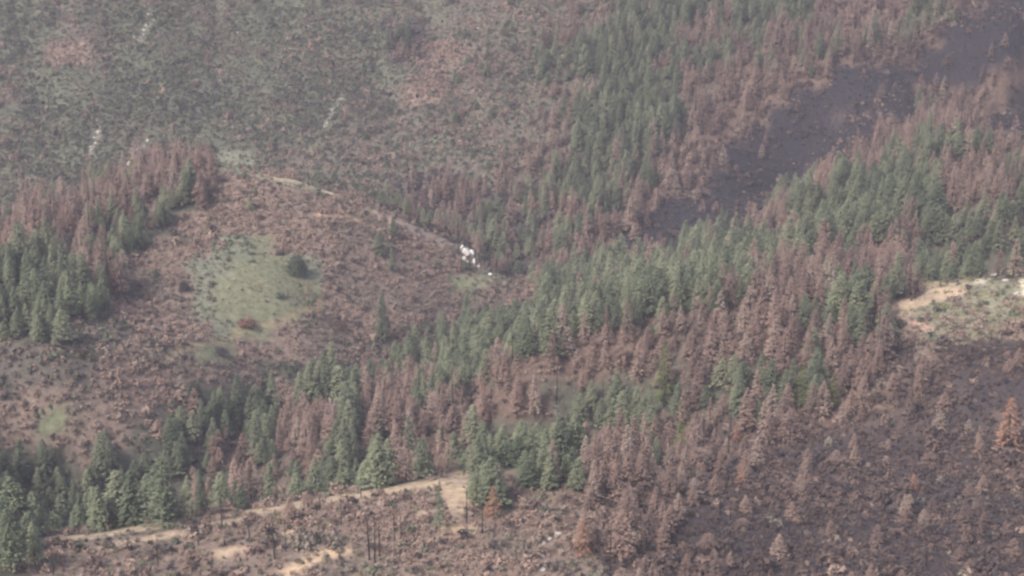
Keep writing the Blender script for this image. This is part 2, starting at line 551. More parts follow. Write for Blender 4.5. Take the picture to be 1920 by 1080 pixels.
def crown_geo(rg, h, rad, nb=78, per=5, base=0.12, spray=0.62, power=0.8, droop=0.18, gap=0.0):
    """needle sprays on whorled branches"""
    V, Fc = [], []
    lop = rg.uniform(0, 2 * math.pi)
    lopk = rg.uniform(0.0, 0.25)
    for b in range(nb):
        t = base + (1 - base) * ((b + rg.random()) / nb) ** 0.85
        if rg.random() < gap:
            continue
        a = rg.uniform(0, 2 * math.pi)
        R = rad * ((1 - t) / (1 - base)) ** power * rg.uniform(0.68, 1.12) * (1 + lopk * math.cos(a - lop)) + 0.15
        ca, sa = math.cos(a), math.sin(a)
        for k in range(per):
            u = (k + 0.35 + 0.6 * rg.random()) / per
            q = R * (0.25 + 0.75 * u)
            z = h * t - droop * q * 1.6 + rg.normal(0, 0.12) + 0.25 * (1 - t) * (u ** 2) * R * 0.4
            off = rg.normal(0, 0.13 * R + 0.05)
            cx, cy = ca * q - sa * off, sa * q + ca * off
            s = spray * rg.uniform(0.7, 1.35) * (0.55 + 0.6 * (1 - t)) * (h / 20) ** 0.5
            # a spray: two small faces folded along the twig
            ta = a + rg.normal(0, 0.5)
            tx, ty = math.cos(ta), math.sin(ta)
            dn = rg.uniform(-0.55, 0.05)
            n = len(V)
            w = 0.55 * s
            V += [(cx - tx * s * .6, cy - ty * s * .6, z), (cx + tx * s, cy + ty * s, z + dn * s),
                  (cx - ty * w, cy + tx * w, z - 0.35 * s * rg.uniform(0.2, 1.5)), (cx + ty * w, cy - tx * w, z - 0.35 * s * rg.uniform(0.2, 1.5))]
            Fc += [(n, n + 1, n + 2), (n, n + 3, n + 1)]
    # leader
    n = len(V)
    for s in range(4):
        a = s * math.pi / 2
        V.append((0.22 * math.cos(a), 0.22 * math.sin(a), h * 0.93))
    V.append((0, 0, h * 1.02))
    for s in range(4):
        Fc.append((n + s, n + (s + 1) % 4, n + 4))
    return V, Fc


def dome_geo(rg, rad, ht, n=60, leaf=0.42, lumps=5, z0=0.05, up=0.5):
    """a shrub of leaf clumps filling several lobes"""
    V, Fc = [], []
    L = []
    for _ in range(lumps):
        a, q = rg.uniform(0, 6.28), rad * 0.55 * math.sqrt(rg.random())
        L.append((q * math.cos(a), q * math.sin(a), rad * rg.uniform(0.45, 0.75), ht * rg.uniform(0.6, 1.0)))
    for _ in range(n):
        lx, ly, lr, lh = L[rg.integers(len(L))]
        v = rg.normal(0, 1, 3)
        v /= np.linalg.norm(v)
        v[2] = abs(v[2])
        q = rg.uniform(0.6, 1.05)
        c = np.array([lx + v[0] * lr * q, ly + v[1] * lr * q, z0 + v[2] * lh * q])
        nrm = v * 0.7 + rg.normal(0, 0.5, 3) + np.array([0, 0, up])
        nrm /= np.linalg.norm(nrm)
        e1 = np.cross(nrm, rg.normal(0, 1, 3)); e1 /= np.linalg.norm(e1)
        e2 = np.cross(nrm, e1)
        s = leaf * rg.uniform(0.6, 1.4)
        k = len(V)
        V += [tuple(c + e1 * s), tuple(c - e1 * s * 0.5 + e2 * s * 0.8), tuple(c - e1 * s * 0.6 - e2 * s * 0.8)]
        Fc.append((k, k + 1, k + 2))
    return V, Fc


def twig_geo(rg, rad, ht, n=26):
    """bare burnt stems fanning from a root"""
    V, Fc = [], []
    for _ in range(n):
        a = rg.uniform(0, 6.28)
        q = rad * math.sqrt(rg.random())
        b = q * 0.35
        z = ht * rg.uniform(0.55, 1.1) * (1 - 0.35 * q / rad)
        w = 0.05
        tx, ty = math.cos(a), math.sin(a)
        k = len(V)
        m = rg.uniform(0.4, 0.6)
        V += [(tx * b - ty * w, ty * b + tx * w, -0.2), (tx * b + ty * w, ty * b - tx * w, -0.2), (tx * q, ty * q, z)]
        Fc.append((k, k + 1, k + 2))
        k = len(V)
        mx, my, mz = tx * (b + (q - b) * m), ty * (b + (q - b) * m), z * m
        s = 0.30 * rg.uniform(0.6, 1.5)
        V += [(mx, my, mz), (mx + s * rg.normal(), my + s * rg.normal(), mz + s), (mx + s * rg.normal(), my + s * rg.normal(), mz + s * 1.4)]
        Fc.append((k, k + 1, k + 2))
    return V, Fc


def tuft_geo(rg, rad, ht, n=22):
    V, Fc = [], []
    for _ in range(n):
        a, q = rg.uniform(0, 6.28), rad * math.sqrt(rg.random())
        x, y = q * math.cos(a), q * math.sin(a)
        t = rg.uniform(0, 6.28)
        w = 0.16
        k = len(V)
        V += [(x + w * math.cos(t), y + w * math.sin(t), -0.05), (x - w * math.cos(t), y - w * math.sin(t), -0.05), (x + rg.normal(0, 0.2), y + rg.normal(0, 0.2), ht * rg.uniform(0.5, 1.2))]
        Fc.append((k, k + 1, k + 2))
    return V, Fc


def rock_geo(rg, sx, sy, sz):
    import bmesh
    bm = bmesh.new()
    bmesh.ops.create_icosphere(bm, subdivisions=3, radius=1.0)
    planes = [(rg.normal(0, 1, 3), rg.uniform(0.55, 0.9)) for _ in range(9)]
    for v in bm.verts:
        p = np.array(v.co)
        for nr, dd in planes:
            nr = nr / np.linalg.norm(nr)
            t = p @ nr - dd
            if t > 0:
                p = p - nr * t
        p *= 1 + 0.05 * rg.normal()
        v.co = (p[0] * sx, p[1] * sy, p[2] * sz)
    V = [tuple(v.co) for v in bm.verts]
    Fc = [tuple(v.index for v in f.verts) for f in bm.faces]
    bm.free()
    return V, Fc


class Kind:
    """prototype meshes of one sort of tree: separate trunk and crown meshes, and one joined mesh for the mass"""
    def __init__(self, name, crown_name, cmat, tmat, n, cfun, tfun):
        self.tr, self.cr, self.joined = [], [], []
        self.crown_name = crown_name
        for i in range(n):
            rg = np.random.default_rng(abs(hash(name)) % 1000 * 0 + 1000 + sum(map(ord, name)) * 7 + i)
            tv, tf = tfun(rg)
            cv, cf = cfun(rg)
            self.tr.append(mesh_of(name + "_trunk", tv, tf, [tmat]))
            self.cr.append(mesh_of(name + "_" + crown_name, cv, cf, [cmat]))
            o = len(tv)
            me = mesh_of(name, list(tv) + list(cv), list(tf) + [tuple(i_ + o for i_ in f) for f in cf], [tmat, cmat], [0] * len(tf) + [1] * len(cf))
            self.joined.append(me)


HT = 20.0
K_GREEN = Kind("green_conifer", "crown", M_GREEN, M_BARK, 9,
               lambda g: crown_geo(g, HT, g.uniform(3.2, 5.4), nb=230, per=3, base=g.uniform(0.03, 0.2), spray=0.78, power=g.uniform(0.42, 0.85)),
               lambda g: trunk_geo(g, HT * 0.93, 0.30, limbs=6))
K_BROWN = Kind("scorched_conifer", "crown", M_BROWN, M_BARK, 9,
               lambda g: crown_geo(g, HT, g.uniform(3.0, 5.0), nb=210, per=3, base=g.uniform(0.04, 0.24), spray=0.66, power=g.uniform(0.42, 0.8), gap=g.uniform(0.05, 0.45)),
               lambda g: trunk_geo(g, HT * 0.95, 0.28, limbs=14, limb_len=2.2))

def snag_branches(rg, h=HT, n=46, L0=2.3):
    V, Fc = [], []
    for _ in range(n):
        t = rg.uniform(0.22, 0.97)
        z = h * t
        a = rg.uniform(0, 6.28)
        L = L0 * (1.1 - t) * rg.uniform(0.45, 1.15)
        w = 0.06
        ca, sa = math.cos(a), math.sin(a)
        k = len(V)
        dz = L * rg.uniform(-0.35, 0.25)
        V += [(-sa * w, ca * w, z), (sa * w, -ca * w, z), (0, 0, z + 2.2 * w), (ca * L, sa * L, z + dz)]
        Fc += [(k, k + 1, k + 3), (k + 1, k + 2, k + 3), (k + 2, k, k + 3)]
    return V, Fc


K_SNAG = Kind("charred_snag", "crown", M_CHAR, M_CHAR, 6, lambda g: snag_branches(g), lambda g: trunk_geo(g, HT, 0.27, bend=0.15))  # the snag's crown part is only loose bare branches
K_GREY = Kind("grey_conifer", "crown", M_GREY, M_BARK, 2,
              lambda g: crown_geo(g, HT, 3.6, nb=80, per=5, gap=0.15, spray=0.6), lambda g: trunk_geo(g, HT * 0.95, 0.28, limbs=12, limb_len=2))
K_RUST = Kind("rust_conifer", "crown", M_RUST, M_BARK, 2,
              lambda g: crown_geo(g, HT, 4.2, nb=95, per=5, power=0.7), lambda g: trunk_geo(g, HT * 0.95, 0.28, limbs=8, limb_len=2))
K_LIME = Kind("lime_conifer", "crown", M_LIME, M_BARK, 2,
              lambda g: crown_geo(g, HT, 3.6, nb=105, per=5, power=0.65), lambda g: trunk_geo(g, HT * 0.95, 0.28, limbs=8, limb_len=2))


def shrubs(name, mat, n, fun):
    return [mesh_of(name, *fun(np.random.default_rng(500 + sum(map(ord, name)) + i)), [mat]) for i in range(n)]


S_SCRUB = shrubs("scorched_brush", M_SCRUB, 6, lambda g: dome_geo(g, g.uniform(1.0, 1.6), g.uniform(1.2, 2.1), n=80, leaf=0.27))
S_SAGE = shrubs("sage_brush", M_SAGE, 6, lambda g: dome_geo(g, g.uniform(1.0, 1.7), g.uniform(0.8, 1.8), n=46, leaf=0.34))
S_CHAR = shrubs("charred_brush", M_CHARBR, 6, lambda g: twig_geo(g, g.uniform(1.0, 1.7), g.uniform(1.6, 3.0), n=30))
S_RUSTY = shrubs("rusty_scrub", M_RUSTY, 5, lambda g: dome_geo(g, g.uniform(1.6, 2.6), g.uniform(1.6, 3.2), n=95, leaf=0.36, lumps=6))
S_OAK = shrubs("dark_shrubs", M_DARKSH, 6, lambda g: dome_geo(g, g.uniform(1.5, 2.6), g.uniform(1.8, 3.4), n=90, leaf=0.38, lumps=6))
S_GRASS = shrubs("dry_grass", M_GRASS, 4, lambda g: tuft_geo(g, 0.9, 0.45, n=26))


# ------------------------------------------------------------------ one instancing node tree for uncountable cover
def mass(name, label, category, meshes, xyz, scale, rot=None):
    """one object of kind stuff: points in the mesh, plant meshes set on them"""
    n = len(xyz)
    if n == 0:
        return
    me = bpy.data.meshes.new(name)
    me.vertices.add(n)
    me.vertices.foreach_set("co", np.asarray(xyz, np.float32).ravel())
    for nm, dat, ty in (("size", np.asarray(scale, np.float32), 'FLOAT_VECTOR'), ("turn", rng.uniform(0, 6.28, n).astype(np.float32), 'FLOAT'), ("pick", rng.integers(0, len(meshes), n).astype(np.int32), 'INT')):
        a = me.attributes.new(nm, ty, 'POINT')
        a.data.foreach_set("vector" if ty == 'FLOAT_VECTOR' else "value", dat.ravel())
    o = bpy.data.objects.new(name, me)
    COL.objects.link(o)
    o["kind"] = "stuff"; o["label"] = label; o["category"] = category
    ng = bpy.data.node_groups.new(name + "_scatter", 'GeometryNodeTree')
    ng.interface.new_socket("Geometry", in_out='INPUT', socket_type='NodeSocketGeometry')
    ng.interface.new_socket("Geometry", in_out='OUTPUT', socket_type='NodeSocketGeometry')
    N, Lk = ng.nodes, ng.links
    gi, go = N.new("NodeGroupInput"), N.new("NodeGroupOutput")
    join = N.new("GeometryNodeJoinGeometry")
    for m in reversed(meshes):
        src = bpy.data.objects.new(m.name + "_source", m)      # never linked to the scene
        src.use_fake_user = False
        oi = N.new("GeometryNodeObjectInfo")
        oi.inputs["Object"].default_value = src
        g2i = N.new("GeometryNodeGeometryToInstance")
        Lk.new(oi.outputs["Geometry"], g2i.inputs[0])
        Lk.new(g2i.outputs[0], join.inputs[0])
    iop = N.new("GeometryNodeInstanceOnPoints")
    iop.inputs["Pick Instance"].default_value = True
    Lk.new(gi.outputs[0], iop.inputs["Points"])
    Lk.new(join.outputs[0], iop.inputs["Instance"])

    def attr(nm, ty):
        a = N.new("GeometryNodeInputNamedAttribute")
        a.data_type = ty
        a.inputs["Name"].default_value = nm
        return a.outputs["Attribute"]
    Lk.new(attr("size", 'FLOAT_VECTOR'), iop.inputs["Scale"])
    Lk.new(attr("pick", 'INT'), iop.inputs["Instance Index"])
    cx = N.new("ShaderNodeCombineXYZ")
    Lk.new(attr("turn", 'FLOAT'), cx.inputs[2])
    Lk.new(cx.outputs[0], iop.inputs["Rotation"])
    Lk.new(iop.outputs[0], go.inputs[0])
    md = o.modifiers.new("scatter", 'NODES')
    md.node_group = ng
    return o


# ------------------------------------------------------------------ single things
def tag(o, label, cat, group=None):
    o["label"] = label
    o["category"] = cat
    if group:
        o["group"] = group


def put_tree(name, kind, v, x, y, z, s, rz, label, cat, group=None, sxy=1.0, lean=(0, 0)):
    e = bpy.data.objects.new(name, None)
    e.empty_display_size = 0.5
    e.location = (x, y, z)
    e.rotation_euler = (lean[0], lean[1], rz)
    e.scale = (s * sxy, s * sxy, s)
    COL.objects.link(e)
    tag(e, label, cat, group)
    for nm, me in (("trunk", kind.tr[v]), (kind.crown_name, kind.cr[v])):
        c = bpy.data.objects.new(nm, me)
        c.parent = e
        COL.objects.link(c)
    return e


USED = []          # ground spots already taken by hand-placed plants: x, y, radius

SPECIAL = [
    # name, kind, variant, column, row of the base, height m, width factor, label, category
    ("green_conifer", K_GREEN, 0, 470, 396, 9, 1.3, "small lone green conifer in scorched brush above the meadow", "conifer"),
    ("green_conifer", K_GREEN, 1, 717, 640, 25, 1.0, "tall dark narrow conifer standing alone in pink brush left of the green stand", "conifer"),
    ("green_conifer", K_GREEN, 2, 738, 447, 11, 1.6, "bushy green conifer nearest the crest, topmost of the small clump on the spur", "conifer"),
    ("green_conifer", K_GREEN, 3, 712, 480, 13, 1.5, "wide green conifer at the left of the small clump on the spur", "conifer"),
    ("green_conifer", K_GREEN, 4, 735, 508, 12, 1.3, "lowest green conifer of the small clump on the spur", "conifer"),
    ("green_conifer", K_GREEN, 5, 184, 575, 10, 1.1, "small green conifer among pink brush beside the dark grey-green strip", "conifer"),
    ("green_conifer", K_GREEN, 6, 925, 468, 19, 1.5, "dark green conifer rising just behind the white rocks on the spur crest", "conifer"),
    ("green_conifer", K_GREEN, 0, 901, 455, 16, 1.2, "slender dark conifer immediately behind the white rock outcrop", "conifer"),
    ("scorched_conifer", K_BROWN, 0, 578, 556, 9, 1.2, "small pale brown cone shaped conifer at the right edge of the meadow", "conifer"),
    ("scorched_conifer", K_BROWN, 1, 155, 545, 13, 1.3, "pink brown conifer standing alone below the green stand on the left", "conifer"),
    ("scorched_conifer", K_BROWN, 2, 738, 372, 14, 1.4, "broad brown conifer just beyond the crest of the meadow hill", "conifer"),
    ("scorched_conifer", K_BROWN, 3, 600, 600, 10, 1.3, "grey brown bushy conifer below the right edge of the meadow", "conifer"),
    ("rust_conifer", K_RUST, 0, 1888, 850, 21, 1.35, "large rust orange conifer near the right edge on the blackened slope", "conifer"),
    ("rust_conifer", K_RUST, 1, 1712, 925, 7, 1.6, "small bright orange conifer low on the blackened slope", "conifer"),
    ("rust_conifer", K_RUST, 0, 1380, 832, 8, 1.4, "small orange brown conifer above the blackened slope", "conifer"),
    ("rust_conifer", K_RUST, 1, 1388, 912, 8, 1.2, "small dull red conifer alone in the upper blackened slope", "conifer"),
    ("rust_conifer", K_RUST, 0, 1092, 1045, 12, 1.3, "orange brown conifer right of the pale foreground rocks", "conifer"),
    ("rust_conifer", K_RUST, 1, 925, 975, 11, 1.5, "red brown bushy conifer right of the sandy foreground patch", "conifer"),
    ("grey_conifer", K_GREY, 0, 1045, 838, 19, 1.2, "pale grey green conifer with layered branches amid the green stand", "conifer"),
    ("grey_conifer", K_GREY, 1, 1660, 430, 12, 1.5, "pale conifer at the right end of the green band behind the near ridge", "conifer"),
    ("lime_conifer", K_LIME, 0, 1245, 765, 27, 1.0, "tall yellow green conifer standing above the scorched trees", "conifer"),
    ("lime_conifer", K_LIME, 1, 1275, 855, 15, 1.4, "yellow green bushy conifer below the tall yellow green one", "conifer"),
    ("lime_conifer", K_LIME, 1, 1502, 765, 17, 1.1, "light green conifer between brown ones above the blackened slope", "conifer"),
    ("lime_conifer", K_LIME, 0, 1560, 770, 14, 1.2, "yellow green conifer just right of a light green one above the blackened slope", "conifer"),
    ("green_conifer", K_GREEN, 1, 378, 965, 15, 0.9, "green conifer at the foreground crest with bare dark lower trunk", "conifer"),
    ("green_conifer", K_GREEN, 3, 308, 985, 22, 1.25, "broad pointed green conifer rising behind the foreground crest", "conifer"),
    ("green_conifer", K_GREEN, 2, 355, 978, 15, 0.9, "slim green conifer just right of the broad pointed one behind the crest", "conifer"),
    ("green_conifer", K_GREEN, 5, 890, 945, 10, 1.6, "bushy green conifer right of the sandy foreground patch", "conifer"),
    ("green_conifer", K_GREEN, 4, 825, 1000, 17, 0.6, "thin green conifer in front of the sandy foreground patch", "conifer"),
    ("green_conifer", K_GREEN, 6, 22, 1075, 19, 1.1, "green conifer in the lower left corner", "conifer"),
    ("green_conifer", K_GREEN, 5, 66, 1062, 13, 1.1, "shorter green conifer right of the one in the lower left corner", "conifer"),
]
SNAGS = [
    (417, 1000, 15, "charred snag beside the dark brush on the foreground crest"),
    (372, 1025, 11, "blackened trunk below the green conifer on the foreground crest"),
    (515, 1050, 15, "tall thin charred snag in front of the sandy streaks"),
    (536, 1035, 11, "shorter charred snag just right of a tall thin one"),
    (297, 1070, 9, "short burnt snag near the lower left frame edge"),
    (100, 1078, 9, "small burnt snag right of the two lower left conifers"),
    (693, 1052, 18, "leftmost of three close charred snags in the foreground"),
    (703, 1056, 16, "middle one of three close charred snags in the foreground"),
    (712, 1050, 14, "rightmost of three close charred snags in the foreground"),
    (740, 1015, 12, "charred snag standing in red brown brush below the crest"),
    (752, 1010, 10, "smaller charred snag beside another in red brown brush"),
    (640, 985, 10, "charred snag on the foreground crest left of the green conifers"),
    (905, 1005, 13, "charred snag below the bushy green conifer by the sand"),
    (875, 985, 12, "thin charred snag beside the bushy green conifer by the sand"),
    (727, 700, 14, "thin black snag below the tall dark narrow conifer"),
    (420, 975, 7, "small charred snag standing on the foreground crest"),
    (600, 960, 7, "short charred snag on pink brush of the foreground crest"),
    (516, 378, 8, "thin black snag on the crest above the meadow"),
    (545, 356, 6, "short black snag by the pale track on the crest"),
    (825, 610, 9, "black snag on a tan patch of the pink brush hill"),
    (342, 568, 9, "dark burnt snag in pink brush left of the meadow"),
]


def hand_placed():
    for name, kind, v, px, py, h, w, label, cat in SPECIAL:
        x, y, z, t = at(px, py)
        s = h / HT
        put_tree(name, kind, v, x, y, z, s, rng.uniform(0, 6.28), label, cat, sxy=w)
        USED.append((x, y, 2.6 * s * w + 1.0))
    for i, (px, py, h, label) in enumerate(SNAGS):
        x, y, z, t = at(px, py)
        put_tree("charred_snag", K_SNAG, i % 6, x, y, z, h / HT, rng.uniform(0, 6.28), label, "snag", sxy=1.35, lean=(rng.normal(0, .02), rng.normal(0, .02)))
        USED.append((x, y, 1.6))


hand_placed()


def leaf_thing(name, px, py, rad, ht, n, leaf, mat, label, cat, lumps=9, stem=True):
    x, y, z, t = at(px, py)
    e = bpy.data.objects.new(name, None)
    e.location = (x, y, z)
    COL.objects.link(e)
    tag(e, label, cat)
    rg = np.random.default_rng(int(px * 7 + py))
    c = bpy.data.objects.new("crown", mesh_of(name + "_crown", *dome_geo(rg, rad, ht, n=n, leaf=leaf, lumps=lumps, z0=0.3, up=0.3), [mat]))
    c.parent = e
    COL.objects.link(c)
    tv, tf = trunk_geo(rg, ht * 0.7, rad * 0.07, limbs=10, limb_len=rad * 0.8, l0=0.3)
    c = bpy.data.objects.new("trunk", mesh_of(name + "_trunk", tv, tf, [M_BARK]))
    c.parent = e
    COL.objects.link(c)
    USED.append((x, y, rad * 1.05))


leaf_thing("oak_tree", 554, 512, 5.6, 10.5, 3400, 0.42, M_OAK, "big rounded grey green tree standing alone at the meadow's edge", "tree", lumps=16)
leaf_thing("rust_bush", 462, 612, 4.2, 5.0, 900, 0.42, M_BUSH, "rust brown bush at the foot of the meadow", "bush", lumps=7)
leaf_thing("dark_bush", 525, 558, 3.0, 2.2, 420, 0.36, M_OAK, "low dark bush inside the lower right of the meadow", "bush", lumps=6)
leaf_thing("dark_bush", 488, 412, 2.8, 3.0, 380, 0.36, M_CHARBR, "dark burnt bush above the meadow, below the small lone conifer", "bush", lumps=6)
leaf_thing("dark_bush", 668, 492, 3.5, 2.4, 420, 0.36, M_CHARBR, "low blackened bush left of the conifer clump on the spur", "bush", lumps=6)
leaf_thing("dark_bush", 415, 665, 4.5, 3.4, 620, 0.38, M_CHARBR, "wide dark burnt bush below the meadow strip", "bush", lumps=8)
leaf_thing("dark_bush", 630, 615, 5.0, 4.0, 760, 0.38, M_CHARBR, "large dark grey bush clump below the meadow's right side", "bush", lumps=9)
leaf_thing("dark_bush", 1010, 495, 4.0, 4.2, 520, 0.38, M_OAK, "dark green bush at the foot of the spur, in the valley bottom", "bush", lumps=7)
leaf_thing("dark_bush", 345, 545, 3.0, 6.5, 520, 0.38, M_CHARBR, "tall dark bush left of the meadow in pink brush", "bush", lumps=5)

ROCKS = [
    # column, row, sizes m, label, group
    (875, 479, 2.5, 2.0, 3.0, "largest white rock of the outcrop on the spur crest", None),
    (867, 470, 1.2, 1.0, 2.6, "small upright white rock at the top left of the spur outcrop", None),
    (884, 480, 1.5, 1.3, 2.5, "white rock at the right end of the spur outcrop", None),
    (870, 488, 1.3, 1.1, 1.5, "white rock below the largest one of the spur outcrop", None),
    (877, 498, 1.0, 0.9, 1.8, "white rock lowest left in the trail under the spur outcrop", None),
    (889, 494, 0.9, 0.8, 2.0, "narrow white rock lower right under the spur outcrop", None),
    (898, 502, 1.0, 0.8, 0.8, "single small white rock downhill of the spur outcrop", None),
    (918, 516, 1.3, 0.9, 0.6, "flat pale rock in greenish grass further down the spur", None),
    (1862, 521, 3.0, 1.5, 1.0, "broad white rock on the right knoll's crest", None),
    (1885, 527, 2.4, 1.4, 1.0, "white rock just right of the broad one on the knoll", None),
    (1842, 533, 2.2, 1.2, 0.8, "pale flat rock left of the broad one on the knoll", None),
    (1908, 551, 2.4, 1.3, 0.9, "pale rock at the right frame edge on the knoll", None),
    (1045, 1003, 1.8, 1.1, 0.9, "pale rock highest in the foreground rock trail", None),
    (1030, 1014, 1.2, 0.8, 0.8, "pale rock second from the top in the foreground rock trail", None),
    (1020, 1020, 1.0, 0.7, 0.7, "small pale rock left of the second in the foreground trail", None),
    (1018, 1046, 1.2, 0.8, 0.9, "pale rock in the middle of the foreground rock trail", None),
    (1023, 1058, 1.0, 0.8, 0.9, "pale rock second from the bottom in the foreground trail", None),
    (1018, 1070, 1.2, 0.8, 1.0, "lowest pale rock in the foreground trail at the frame edge", None),
]
for px, py, lab in ((275, 50, "in the pale streak near the top left"), (180, 262, "in the pale streak on the left hillside"),
                    (620, 215, "in the pale streak left of the hillside's centre"), (258, 290, "in the pale streak above the left conifers")):
    for k in range(7):
        ROCKS.append((px - 9 * (k - 3) * 0.55 + rng.normal(0, 4), py + 8 * (k - 3) + rng.normal(0, 3), rng.uniform(0.8, 1.6), rng.uniform(0.7, 1.2), rng.uniform(0.7, 1.4),
                      "pale rock " + lab, "rocks " + lab))
for k in range(26):
    ROCKS.append((rng.uniform(380, 900), rng.uniform(20, 250), rng.uniform(0.5, 1.0), rng.uniform(0.5, 0.9), rng.uniform(0.5, 1.0),
                  "small pale rock scattered on the far grey green hillside", "rocks scattered on the far hillside"))
rprot = [mesh_of("rock", *rock_geo(np.random.default_rng(40 + i), 1, 1, 1), [M_ROCK]) for i in range(5)]
for i, (px, py, a, b, c, label, group) in enumerate(ROCKS):
    x, y, z, t = at(px, py)
    o = bpy.data.objects.new("rock", rprot[i % 5])
    if group is None and i < 8:
        o.data = o.data.copy(); o.data.materials[0] = M_WHITE
        o.location = (x, y, z + c * 0.3)
    elif group and 'streak' in group:
        a, b, c = a * 0.85, b * 0.85, c * 0.85
    else:
        a, b, c = a * 0.72, b * 0.72, c * 0.72
    o.location = (x, y, z + c * 0.35)
    o.scale = (a, b, c)
    o.rotation_euler = (rng.normal(0, .2), rng.normal(0, .2), rng.uniform(-.6, .6))
    COL.objects.link(o)
    tag(o, label, "rock", group)
    USED.append((x, y, max(a, b) + 0.8))


def fallen(px, py, L, ang, mat, label, group=None):
    x, y, z, t = at(px, py)
    rg = np.random.default_rng(int(px + py * 3))
    tv, tf = trunk_geo(rg, L, 0.28, limbs=8, limb_len=0.9, zbot=0, l0=0.3)
    o = bpy.data.objects.new("fallen_log", mesh_of("fallen_log", tv, tf, [mat]))
    dx, dy = math.cos(ang), math.sin(ang)
    z2 = float(terrain(x + dx * L, y + dy * L)[0])
    o.location = (x, y, z + 0.35)
    dv = Vector((dx * L, dy * L, z2 - z))
    o.rotation_euler = dv.to_track_quat('Z', 'Y').to_euler()
    COL.objects.link(o)
    tag(o, label, "log", group)


fallen(1368, 390, 13, 0.15, M_CHAR, "black fallen log lying across the burnt gully slope")
fallen(1345, 975, 6, -0.7, M_CHAR, "short black fallen log on the blackened near slope")
for k in range(16):
    fallen(rng.uniform(800, 1040), rng.uniform(235, 400), rng.uniform(5, 9), math.pi / 2 + rng.normal(0.1, 0.5), M_GREY,
           "pale bleached log lying on the far slope above the valley bottom", "bleached logs on the far slope")


# ------------------------------------------------------------------ sowing the slopes
def in_view(x, y, z, m=130):
    px, py, dep = project(x, y, z)
    return (px > -m) & (px < 1920 + m) & (py > -m) & (py < 1080 + m * 1.3)


def sow(step, jitter=0.48, seed=0):
    rg = np.random.default_rng(seed)
    xs, ys = np.meshgrid(np.arange(-470, 480, step), np.arange(440, 1560, step))
    x = (xs + rg.uniform(-jitter, jitter, xs.shape) * step).ravel()
    y = (ys + rg.uniform(-jitter, jitter, ys.shape) * step).ravel()
    k = np.abs(np.arctan2(x, y)) < 0.345
    return x[k], y[k], rg


def free_of_used(x, y, extra=0.0):
    ok = np.ones(len(x), bool)
    for ux, uy, ur in USED:
        ok &= np.hypot(x - ux, y - uy) > ur + extra
    return ok


# tree densities and mixes per class: (chance per candidate, green, brown, snag, height)
TREES = {'h': (0.42, .05, .80, .15, 10.5), 'v': (0.75, .38, .32, .30, 13.5), 'G': (0.90, .88, .07, .05, 15.5), 'M': (0.84, .46, .46, .08, 15), 'B': (0.82, .06, .84, .10, 14.5), 'D': (0.13, .0, .38, .62, 9.5), 'd': (0.14, .01, .62, .37, 7.5),
         's': (0.012, .3, .4, .3, 6), 'g': (0.03, .50, .30, .20, 6), 'x': (0.10, .34, .42, .24, 8), 'y': (0.45, .46, .44, .10, 12), 'm': (0, 0, 0, 0, 0), 'e': (0.01, .5, .3, .2, 5), 't': (0.0, 0, .5, .5, 9),
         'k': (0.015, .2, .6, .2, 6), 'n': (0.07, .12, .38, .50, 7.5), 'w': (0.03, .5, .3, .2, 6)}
TT = np.array([TREES[c] for c in CLS])
x, y, rg = sow(5.5, seed=11)
cl, z, cpx, cpy = cover(x, y, lift=8.0, jit=22)
keep = in_view(x, y, z) & (rg.random(len(x)) < TT[cl, 0] * np.clip(1.25 + 0.9 * fbm(x, y, 45, 3, 515), 0.62, 1.08)) & free_of_used(x, y, 1.2) & (bare(x, y) < 0.3)
x, y, z, cl, cpx, cpy = (a[keep] for a in (x, y, z, cl, cpx, cpy))
# like trees stand together: pick by clumped noise
u = fbm(x, y, 34, 2, 611) + rg.normal(0, 0.17, len(x))
u = np.argsort(np.argsort(u)) / len(u)
g_, b_ = TT[cl, 1], TT[cl, 2]
sn = rg.random(len(x)) < TT[cl, 3]
sp = np.where(sn, 2, np.where(u < g_ / np.maximum(g_ + b_, 1e-6), 0, 1))
hgt = TT[cl, 4] * np.clip(rg.normal(0.98, 0.28, len(x)), 0.38, 1.55) * (0.95 + 0.25 * fbm(x, y, 60, 2, 71))
# the far slopes carry slightly smaller trees
wid = np.clip(rg.normal(1.2, 0.17, len(x)), 0.8, 1.65)
hgt = hgt * np.where((x < 0) & (y < 740), 0.86, 1.0)
hgt = hgt * np.where((y > 780) & (x < -50) & (y < 1000), 0.78, 1.0)
hgt = np.where((cl == CI['d']) & (sp == 1), hgt * 0.85, hgt)
wid = np.where(hgt < 9, wid * 1.3, wid)
px, py, dep = project(x, y, z)
ptx, pty, _ = project(x, y, z + hgt)
el, r_ = skyline(x, y)
vis = (z + hgt * 0.75 - H) / r_ > el
frame = (px > 5) & (px < 1915) & (pty > 5) & (pty < 1060)
print("trees", len(x), [int((sp == k).sum()) for k in range(3)])


def region(i):
    a, b, yy = px[i], py[i] - 0.5 * (py[i] - pty[i]), y[i]
    if a < 440 and b < 640:
        return "on the flank of the meadow hill at left"
    if yy > 1000:
        return "on the far slope above the valley"
    if b > 0.0 and yy > 860 and a > 1050:
        return "in the band behind the near ridge at right"
    if a < 900 and b > 640:
        return "in the hollow behind the foreground crest"
    if a > 1250 and b > 780:
        return "on the blackened near slope at lower right"
    if b > 880:
        return "on the foreground slope at the bottom"
    if a > 1250:
        return "on the near ridge at right"
    return "in the long stand below the spur's foot"


